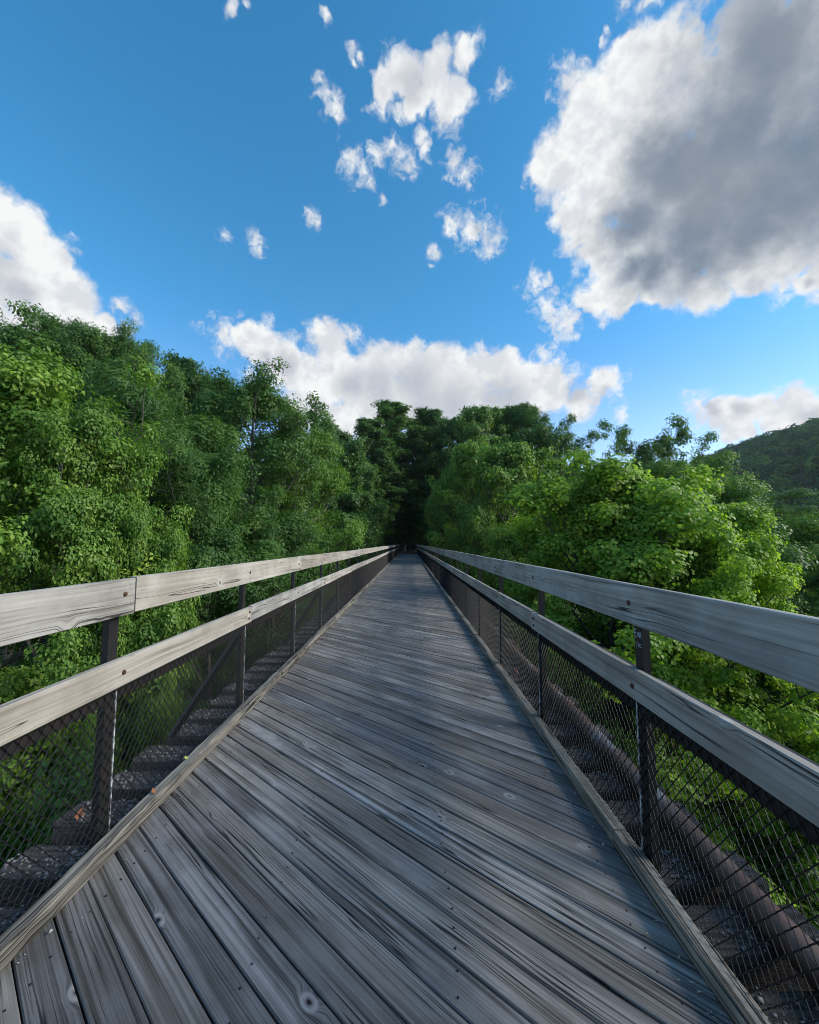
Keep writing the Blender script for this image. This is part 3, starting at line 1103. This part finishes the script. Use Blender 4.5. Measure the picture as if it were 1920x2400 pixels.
def make_tree(name, seed, H, base, Rad, n_limb, n_sec, clump, n_leaf, leaf, kind, mat, shape='round', droop=0.0, lean=0.3):
    """returns (trunk mesh, crown mesh); the tree stands on z = 0 and is H high"""
    rng = np.random.default_rng(seed)
    py = random.Random(seed)
    tv, tf = [], []
    npt = 9
    bend = rng.normal(0, lean, (npt, 2)).cumsum(0) * 0.35
    bend[0] = 0
    tp = [Vector((bend[k, 0], bend[k, 1], H * 0.95 * k / (npt - 1))) for k in range(npt)]
    r0 = 0.016 * H + 0.03
    tr = [r0 * (1 - 0.92 * (k / (npt - 1)) ** 0.85) for k in range(npt)]
    tr[0] *= 1.25
    tube(tp, tr, 8, tv, tf)

    def trunk_at(t):
        q = min(max(t, 0), 0.999) * (npt - 1)
        i = int(q)
        return tp[i].lerp(tp[i + 1], q - i), tr[i] + (tr[i + 1] - tr[i]) * (q - i)

    def prof(s):                          # s 0..1 up the crown
        if shape == 'round':
            return max(0.12, math.sin(math.pi * (0.12 + 0.86 * s) ** 0.85) ** 0.7)
        if shape == 'column':
            return max(0.3, (1.03 - s) ** 0.38 * min(1, 0.75 + s))
        if shape == 'flat':
            return 0.35 + 0.65 * s if s < 0.9 else 0.7
        if shape == 'open':
            return 0.4 + 0.6 * math.sin(math.pi * (0.25 + 0.6 * s))
        return 1.0

    centers, radii = [], []
    for i in range(n_limb):
        s = min(0.99, max(0.0, (i + py.uniform(-1.2, 1.7)) / n_limb))
        t = base + (0.97 - base) * s
        p0, pr = trunk_at(t / 1.0)
        az = i * 2.39996 + py.uniform(-0.5, 0.5)
        L = Rad * prof(s) * py.uniform(0.72, 1.12)
        el = R(8 + 52 * s + py.uniform(-10, 12))
        if shape in ('flat', 'open'):
            el = R(28 + 25 * s + py.uniform(-8, 10))
        pts = [p0]
        dirv = Vector((math.cos(az) * math.cos(el), math.sin(az) * math.cos(el), math.sin(el)))
        m = 5
        L3 = L / max(0.45, math.cos(el))
        L3 = min(L3, L * 1.5)
        for q in range(m):
            dirv = (dirv + Vector((rng.normal(0, 0.12), rng.normal(0, 0.12), 0.06 - droop * q * 0.06))).normalized()
            pts.append(pts[-1] + dirv * (L3 / m))
        lr = max(0.012, min(pr * 0.6, 0.012 + 0.014 * L3))
        tube(pts, [lr * (1 - 0.8 * q / m) for q in range(m + 1)], 5, tv, tf)
        centers.append(pts[-1])
        radii.append(clump * py.uniform(0.75, 1.15))
        for j in range(n_sec):
            f = 0.28 + 0.72 * (j + py.random()) / n_sec
            q = min(f, 0.999) * m
            a = pts[int(q)].lerp(pts[int(q) + 1], q - int(q))
            base_d = (pts[min(m, int(q) + 1)] - pts[int(q)]).normalized()
            rnd = Vector(rng.normal(0, 1, 3))
            rnd.z = abs(rnd.z) * 0.5 - droop * 0.5
            dd = (base_d * 0.55 + rnd.normalized() * 0.85).normalized()
            sl = (0.25 + 0.28 * py.random()) * L * (1.15 - 0.5 * f) + 0.25 * clump
            e = a + dd * sl
            e.z -= droop * sl * 0.5
            mid = a.lerp(e, 0.5) + Vector((0, 0, 0.06 * sl))
            tube([a, mid, e], [lr * 0.45, lr * 0.3, lr * 0.12], 3, tv, tf)
            centers.append(e)
            radii.append(clump * py.uniform(0.6, 1.15))
            if py.random() < 0.6:
                centers.append(mid)
                radii.append(clump * py.uniform(0.5, 0.9))
    # crown tip
    for q in range(4):
        centers.append(tp[-1] + Vector((py.uniform(-0.4, 0.4), py.uniform(-0.4, 0.4), py.uniform(0, 0.04) * H)))
        radii.append(clump * py.uniform(0.5, 0.8))
    C = np.array([tuple(c) for c in centers])
    rr = np.array(radii)
    wgt = rr ** 2
    idx = rng.choice(len(C), n_leaf, p=wgt / wgt.sum())
    d = rng.normal(0, 1, (n_leaf, 3))
    d[:, 2] += 0.35
    d /= np.linalg.norm(d, axis=1, keepdims=True)
    rad = rr[idx] * (0.25 + 0.75 * rng.random(n_leaf) ** 0.55)
    # ragged clumps: every clump has its own bumps
    rag = 1 + 0.28 * np.sin(d[:, 0] * 5 + idx * 1.7) * np.sin(d[:, 1] * 6 + idx * 0.9) + 0.16 * np.sin(d[:, 2] * 9 + idx)
    off = d * (rad * rag)[:, None]
    off[:, 2] *= 0.68
    off[:, 2] -= droop * 0.5 * (off[:, 0] ** 2 + off[:, 1] ** 2) / np.maximum(rr[idx], 0.1)
    pos = C[idx] + off
    axis = np.stack([np.interp(pos[:, 2], [p.z for p in tp], [p.x for p in tp]), np.interp(pos[:, 2], [p.z for p in tp], [p.y for p in tp])], 1)
    outw = np.concatenate([pos[:, :2] - axis, np.zeros((n_leaf, 1))], 1)
    outw /= np.linalg.norm(outw, axis=1, keepdims=True) + 1e-6
    nrm = np.array([0, 0, 0.5]) + 0.7 * d + 0.35 * outw + rng.normal(0, 0.30, (n_leaf, 3))
    nrm /= np.linalg.norm(nrm, axis=1, keepdims=True)
    size = leaf * rng.uniform(0.65, 1.2, n_leaf)
    ctone = rng.normal(0, 0.17, len(C))
    tone = np.clip(0.45 + rng.normal(0, 0.17, n_leaf) + ctone[idx], 0, 1)
    V, Fc, T = leaf_arrays(pos, nrm, size, rng, kind, tone)
    crown = mesh_np(name + '_crown', V, Fc, mat, tone=T)
    trunk = mesh_from(name + '_trunk', tv, tf, M['bark'], True)
    top = float(np.percentile(pos[:, 2], 99.8))
    reach = float(np.percentile(np.hypot(pos[:, 0], pos[:, 1]), 95))
    return trunk, crown, top, reach


Q = 1.0
PROTO = {}


def proto(key, *a, **k):
    PROTO[key] = make_tree(key, *a, **k)


if True:
    proto('tulip_a', 101, 17, 0.26, 3.9, 46, 8, 0.60, int(150000 * Q), 0.090, 'lobed', M['leaf_bright'], 'round')
    proto('tulip_b', 102, 17, 0.22, 3.9, 38, 9, 0.58, int(150000 * Q), 0.100, 'simple', M['leaf_left'], 'round')
    proto('round_a', 103, 20, 0.24, 4.7, 32, 8, 0.76, int(80000 * Q), 0.135, 'simple', M['leaf_mid'], 'round')
    proto('round_b', 104, 20, 0.28, 4.4, 30, 8, 0.78, int(78000 * Q), 0.135, 'simple', M['leaf_mid'], 'round')
    proto('column_a', 105, 24, 0.22, 3.7, 46, 6, 0.80, int(36000 * Q), 0.27, 'simple', M['leaf_mid'], 'column')
    proto('column_b', 106, 24, 0.2, 3.4, 44, 6, 0.78, int(36000 * Q), 0.27, 'simple', M['leaf_mid'], 'column')
    proto('wood_a', 113, 20, 0.2, 4.6, 32, 8, 0.8, int(36000 * Q), 0.25, 'simple', M['leaf_mid'], 'round')
    proto('open_a', 107, 21, 0.5, 4.4, 13, 6, 0.85, int(17000 * Q), 0.20, 'simple', M['leaf_deep'], 'open')
    proto('open_b', 108, 21, 0.45, 3.8, 15, 6, 0.8, int(20000 * Q), 0.20, 'simple', M['leaf_deep'], 'open')
    proto('plume_a', 109, 18, 0.3, 5.0, 24, 8, 0.85, int(76000 * Q), 0.135, 'narrow', M['leaf_deep'], 'round', droop=0.5)
    proto('flat_a', 110, 17, 0.4, 5.2, 18, 8, 0.9, int(42000 * Q), 0.20, 'simple', M['leaf_mid'], 'flat')
    proto('under_a', 111, 8, 0.12, 2.9, 20, 7, 0.55, int(30000 * Q), 0.12, 'simple', M['leaf_deep'], 'round')
    proto('under_b', 112, 8, 0.12, 2.7, 18, 7, 0.52, int(28000 * Q), 0.12, 'simple', M['leaf_left'], 'round')

    rt = random.Random(77)

    def place(key, x, y, top_z, radius, label, group, name='deciduous_tree', rz=None, sink=0.3, base_z=None, mat=None):
        trunk, crown, H, pr = PROTO[key]
        gz = float(ground_z(x, y)) - sink if base_z is None else base_z
        h = max(3.0, top_z - gz)
        root = empty(name, (x, y, gz))
        root.rotation_euler = (0, 0, rt.uniform(0, 6.28) if rz is None else rz)
        s = radius / pr
        root.scale = (s, s, h / H)
        tag(root, label, 'tree', group)
        mesh_obj('trunk', trunk, root)
        c = mesh_obj('crown', crown, root)
        if mat:
            c.material_slots[0].link = 'OBJECT'
            c.material_slots[0].material = M[mat]
        return root

    def at(px, py, depth):
        """a point seen at picture point (px, py) standing `depth` metres ahead"""
        d = pix_dir(px, py)
        k = depth / d.y
        return d.x * k, depth, EYE + d.z * k

    def tree_px(key, px, py, depth, radius, label, group, **k):
        x, y, z = at(px, py, depth)
        return place(key, x, y, z, radius, label, group, **k)

    # ---- left side
    G1 = 'trees on the slope by the pale railing'
    tree_px('tulip_b', -95, 695, 9.0, 3.7, 'tall light green tulip tree crowding the pale railing at the open end of the slope', G1)
    tree_px('tulip_b', 195, 880, 9.6, 2.25, 'lower light green tulip tree leaning out beside the tall one by the pale railing', G1)
    tree_px('tulip_b', 300, 1085, 9.6, 1.4, 'small light green sapling poking up below the leaning tulip tree', G1)
    tree_px('plume_a', 265, 790, 17.0, 5.2, 'dark feathery drooping tree between the tulip trees and the big broad tree', G1)
    tree_px('plume_a', 400, 930, 15.5, 3.6, 'smaller dark feathery tree in front of the big broad tree', G1)
    tree_px('round_a', 520, 785, 22.0, 4.6, 'big broad green tree that rises highest beside the pale railing', G1)
    tree_px('round_b', 648, 905, 25.0, 3.3, 'rounded green tree at the shoulder of the big broad tree', G1)
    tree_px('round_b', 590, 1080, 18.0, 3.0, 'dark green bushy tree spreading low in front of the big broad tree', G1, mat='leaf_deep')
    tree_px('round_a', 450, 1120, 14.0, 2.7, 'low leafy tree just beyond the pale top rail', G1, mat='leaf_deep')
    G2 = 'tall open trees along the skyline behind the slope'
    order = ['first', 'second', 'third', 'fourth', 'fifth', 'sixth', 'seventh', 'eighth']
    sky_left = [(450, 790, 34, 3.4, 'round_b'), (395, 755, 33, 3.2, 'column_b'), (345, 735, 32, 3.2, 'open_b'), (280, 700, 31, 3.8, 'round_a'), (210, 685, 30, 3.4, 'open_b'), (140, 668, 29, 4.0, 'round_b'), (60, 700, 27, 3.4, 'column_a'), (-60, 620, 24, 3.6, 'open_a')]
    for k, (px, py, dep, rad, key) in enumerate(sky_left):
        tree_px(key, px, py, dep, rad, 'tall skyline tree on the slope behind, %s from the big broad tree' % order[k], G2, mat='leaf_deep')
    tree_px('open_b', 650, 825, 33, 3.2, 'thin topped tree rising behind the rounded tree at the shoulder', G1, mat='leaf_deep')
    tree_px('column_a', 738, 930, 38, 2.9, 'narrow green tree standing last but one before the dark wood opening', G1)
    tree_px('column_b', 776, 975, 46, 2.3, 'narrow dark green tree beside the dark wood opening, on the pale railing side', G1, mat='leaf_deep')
    tree_px('wood_a', 730, 1080, 33, 2.6, 'bushy low tree against the far part of the pale railing', G1)
    # ---- end of the bridge
    G3 = 'tall trees closing the end of the bridge'
    for (px, py, dep, rad, key, lab) in [
            (822, 848, 67, 5.2, 'column_a', 'tallest pointed tree of the wall of trees closing the bridge end'),
            (912, 862, 68, 5.2, 'column_b', 'second tallest pointed tree at the bridge end, beside the tallest one on the pipe side'),
            (770, 880, 60, 4.2, 'column_b', 'pointed tree at the bridge end beside the tallest one on the pale railing side'),
            (700, 900, 56, 4.2, 'wood_a', 'rounded tree at the bridge end, outermost on the pale railing side'),
            (960, 885, 64, 5.0, 'wood_a', 'rounded tree at the bridge end, outermost on the pipe side'),
            (800, 925, 70, 5.0, 'wood_a', 'lower rounded tree filling the gap before the tallest pointed tree'),
            (920, 905, 80, 7.0, 'wood_a', 'broad tree arching over the trail behind the two tallest pointed trees')]:
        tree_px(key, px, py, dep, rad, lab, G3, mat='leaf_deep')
    # ---- right side
    G4 = 'trees beside the blue grey railing'
    tree_px('tulip_a', 1285, 985, 13.4, 4.0, 'bright yellow green tulip tree, the fullest one, close outside the blue grey railing', G4, rz=0.6)
    tree_px('tulip_a', 1400, 1040, 15.5, 3.2, 'bright yellow green tulip tree with a broad shoulder behind the fullest one', G4, rz=2.7)
    tree_px('tulip_a', 1480, 1090, 12.0, 2.7, 'bright tulip tree, lowest of the bright three, sloping down to the valley', G4, rz=4.4)
    tree_px('wood_a', 1000, 930, 38, 3.5, 'rounded green tree midway along the blue grey railing', G4, mat='leaf_left')
    tree_px('wood_a', 1075, 935, 34, 4.4, 'broad light green tree rising behind the fullest tulip tree', G4, mat='leaf_left')
    tree_px('under_b', 940, 1010, 52, 2.8, 'light green round topped small tree near the dark wood opening', G4)
    tree_px('wood_a', 1000, 1060, 33, 2.8, 'low leafy tree between the small round topped tree and the tulip trees', G4, mat='leaf_left')
    tree_px('round_b', 1085, 1100, 18, 2.2, 'shrubby tree pressed against the edge of the fullest tulip tree', G4, mat='leaf_left')
    G5 = 'skyline trees behind the bright tulip trees'
    for k, (px, py, dep, rad, key) in enumerate([(1005, 858, 50, 4.0, 'wood_a'), (1050, 862, 54, 4.0, 'column_a'), (1095, 853, 52, 4.0, 'wood_a'), (1150, 862, 48, 3.8, 'open_b')]):
        tree_px(key, px, py, dep, rad, 'full green skyline tree behind the bright tulip trees, %s from the bridge end' % order[k], G5)
    tree_px('wood_a', 1130, 900, 44, 4.4, 'broad tree below the full skyline trees, behind the fullest tulip tree', G5)
    tree_px('open_a', 1215, 885, 44, 3.0, 'airy dark tree at the end of the full skyline trees', G5)
    G6 = 'airy trees standing against the sky'
    for (px, py, dep, rad, key, lab) in [
            (1320, 875, 38, 2.9, 'open_a', 'tall airy dark tree against open sky, farthest of three from the wooded hill'),
            (1392, 882, 38, 3.3, 'open_b', 'airy dark tree with a leaning crown against open sky, middle of three'),
            (1485, 925, 40, 3.2, 'open_a', 'lowest airy dark tree against open sky, next to the wooded hill')]:
        tree_px(key, px, py, dep, rad, lab, G6)
    tree_px('round_a', 1420, 965, 24, 4.2, 'rounded mid green tree below the airy trees', G4)
    tree_px('round_b', 1490, 1010, 22, 3.0, 'mid green tree whose edge borders the view of the hill', G4)
    tree_px('flat_a', 1560, 1120, 17, 2.8, 'layered green tree stepping down behind the lowest bright tulip tree', G4)
    tree_px('flat_a', 1660, 1040, 58, 9.5, 'dark flat topped tree at the foot of the wooded hill', G4)
    tree_px('flat_a', 1560, 1065, 70, 9.0, 'dark tree behind the flat topped one at the foot of the wooded hill', G4)
    tree_px('round_b', 1725, 1085, 22, 3.2, 'yellowish green tree in front of the dark flat topped tree', G4)
    tree_px('flat_a', 1650, 1185, 19, 3.0, 'layered tree low in the valley before the yellowish one', G4)
    tree_px('round_b', 1645, 1310, 12.5, 2.4, 'light green small tree low in the valley outside the blue grey railing', G4)
    tree_px('round_a', 1800, 1180, 16, 3.0, 'dense green tree standing past the far edge of the valley clearing', G4)

    # ---- understory below the deck, both sides
    def scatter(side, n, label, group):
        pts = []
        tries = 0
        while len(pts) < n and tries < 4000:
            tries += 1
            y = rt.uniform(1.5, 34)
            x = side * rt.uniform(4.2, 22) - 0.2
            if all((x - a) ** 2 + (y - b2) ** 2 > 2.4 ** 2 for a, b2 in pts):
                pts.append((x, y))
        for (x, y) in pts:
            dist = math.hypot(x, y)
            gz = float(ground_z(x, y))
            top = max(gz + 5.0, EYE - dist * rt.uniform(0.28, 0.5))
            top = min(top, gz + 11.0, EYE - 0.22 * dist)
            place('under_a', x, y, max(top, gz + 4.0), rt.uniform(2.2, 3.0), label, group, name='understory_tree')
    scatter(-1, 34, 'leafy understory tree down the slope seen through the mesh of the pale railing', 'understory below the pale railing')
    scatter(1, 34, 'leafy understory tree down the valley seen through the mesh of the blue grey railing', 'understory below the blue grey railing')

    # ---- woods that line the trail beyond the bridge
    pts = []
    for k in range(600):
        if len(pts) >= 34:
            break
        y = rt.uniform(67, 125)
        x = rt.uniform(-30, 34)
        if abs(x + 0.2) < 3.2 and y < 112:
            continue
        if all((x - a) ** 2 + (y - b2) ** 2 > 4.3 ** 2 for a, b2 in pts):
            pts.append((x, y))
    for (x, y) in pts:
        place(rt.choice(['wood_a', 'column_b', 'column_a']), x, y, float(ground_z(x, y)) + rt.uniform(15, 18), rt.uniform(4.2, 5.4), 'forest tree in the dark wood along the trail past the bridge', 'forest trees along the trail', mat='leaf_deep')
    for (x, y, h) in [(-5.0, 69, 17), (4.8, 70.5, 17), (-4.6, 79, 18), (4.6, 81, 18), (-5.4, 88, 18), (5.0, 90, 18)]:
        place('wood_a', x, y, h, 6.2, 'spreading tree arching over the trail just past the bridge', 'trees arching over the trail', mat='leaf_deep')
    for (x, y) in [(-3.2, 101), (-1.0, 99.5), (1.2, 101), (3.2, 99), (0.0, 104), (-2.2, 105), (2.4, 105), (4.8, 103), (-5.0, 103)]:
        place('under_a', x, y, float(ground_z(x, y)) + rt.uniform(4.2, 5.4), 2.1, 'low thicket bush across the trail deep in the dark wood', 'thicket deep in the wood', name='thicket_bush')
    for (x, y) in [(8.4, -6.0), (8.0, -2.0), (8.2, 2.2)]:  # unseen trees added beside the viewer to keep sun off the near deck
        place('tulip_a', x, y, 4.6, 2.6, 'unseen tulip tree added outside the view to shade the near end of the deck', 'unseen tulip trees added to shade the near end of the bridge')
    mouth = [(-4.6, 67.5), (4.2, 67.5), (-4.6, 72), (4.2, 73), (-4.2, 77), (3.9, 79), (-5.8, 63.5), (5.4, 64), (-8.0, 60), (7.6, 60.5), (-6.6, 57), (6.6, 57.5)]
    for (x, y) in mouth:
        place(rt.choice(['under_a', 'under_a', 'under_b']), x, y, rt.uniform(8, 12), rt.uniform(3.4, 4.0), 'bushy young tree crowding the mouth of the dark trail', 'young trees at the mouth of the trail')
    for (x, y) in [(-7.5, 92), (-3.4, 90), (0.4, 94), (4.0, 91), (8.0, 93), (-5.4, 98), (2.0, 100), (-1.2, 86), (6.2, 98), (-11, 95), (12, 96), (-0.4, 106), (-1.6, 88), (1.4, 87), (0.0, 91)]:
        place('under_a', x, y, float(ground_z(x, y)) + rt.uniform(11, 14), rt.uniform(4.6, 5.4), 'leafy tree closing the trail deep in the dark wood', 'leafy trees deep in the wood')


# ------------------------------------------------------------------ far wooded hill
def far_wood():
    rng = np.random.default_rng(9)
    V, Fc, T = [], [], []
    n = 0
    pts = []
    tries = 0
    while len(pts) < 1900 and tries < 40000:
        tries += 1
        x = rng.uniform(70, 520)
        y = rng.uniform(70, 560)
        if x / y < 0.62 or x / y > 2.2:
            continue
        pts.append((x, y))
    for (x, y) in pts:
        z = float(ground_z(x, y))
        h = rng.uniform(10, 15)
        r = rng.uniform(3.6, 6.2)
        m = 110
        d = rng.normal(0, 1, (m, 3))
        d[:, 2] = np.abs(d[:, 2]) * 1.1 - 0.25
        d /= np.linalg.norm(d, axis=1, keepdims=True)
        lump = 1 + 0.2 * np.sin(d[:, 0] * 4 + x) * np.sin(d[:, 1] * 5 + y) + rng.normal(0, 0.07, m)
        p = d * (r * lump)[:, None] * np.array([1, 1, 0.85]) + np.array([x, y, z + h - r * 0.8])
        nr = d + rng.normal(0, 0.22, (m, 3)) + np.array([0, 0, 0.3])
        nr /= np.linalg.norm(nr, axis=1, keepdims=True)
        tone = np.clip(rng.normal(0.42, 0.32) + rng.normal(0, 0.10, m), 0, 1)
        v, f, t = leaf_arrays(p, nr, rng.uniform(1.1, 2.0, m) * r / 4.5, rng, 'simple', tone)
        V.append(v)
        Fc.append(f + n)
        T.append(t)
        n += len(v)
    o = mesh_obj('far_wood', mesh_np('far_wood', np.concatenate(V), np.concatenate(Fc), M['leaf_far'], tone=np.concatenate(T)))
    tag(o, 'dense dark green wood covering the far hillside', 'wood', kind='stuff')


far_wood()
# ------------------------------------------------------------------ air
def build_haze():
    x0, x1, y0, y1, z0, z1 = -1000, 1000, -400, 1500, -30, 175
    v = [(x, y, z) for z in (z0, z1) for y in (y0, y1) for x in (x0, x1)]
    f = [(0, 2, 3, 1), (4, 5, 7, 6), (0, 1, 5, 4), (2, 6, 7, 3), (0, 4, 6, 2), (1, 3, 7, 5)]
    m = bpy.data.materials.new('pale_air')
    m.use_nodes = True
    nt = m.node_tree
    nt.nodes.clear()
    out = nt.nodes.new('ShaderNodeOutputMaterial')
    pv = nt.nodes.new('ShaderNodeVolumePrincipled')
    pv.inputs['Color'].default_value = (0.72, 0.83, 0.95, 1)
    pv.inputs['Density'].default_value = 0.00013
    pv.inputs['Anisotropy'].default_value = 0.2
    nt.links.new(pv.outputs[0], out.inputs['Volume'])
    o = mesh_obj('haze', mesh_from('haze', v, f, m))
    tag(o, 'thin blue evening air over the valley', 'haze', kind='stuff')


build_haze()
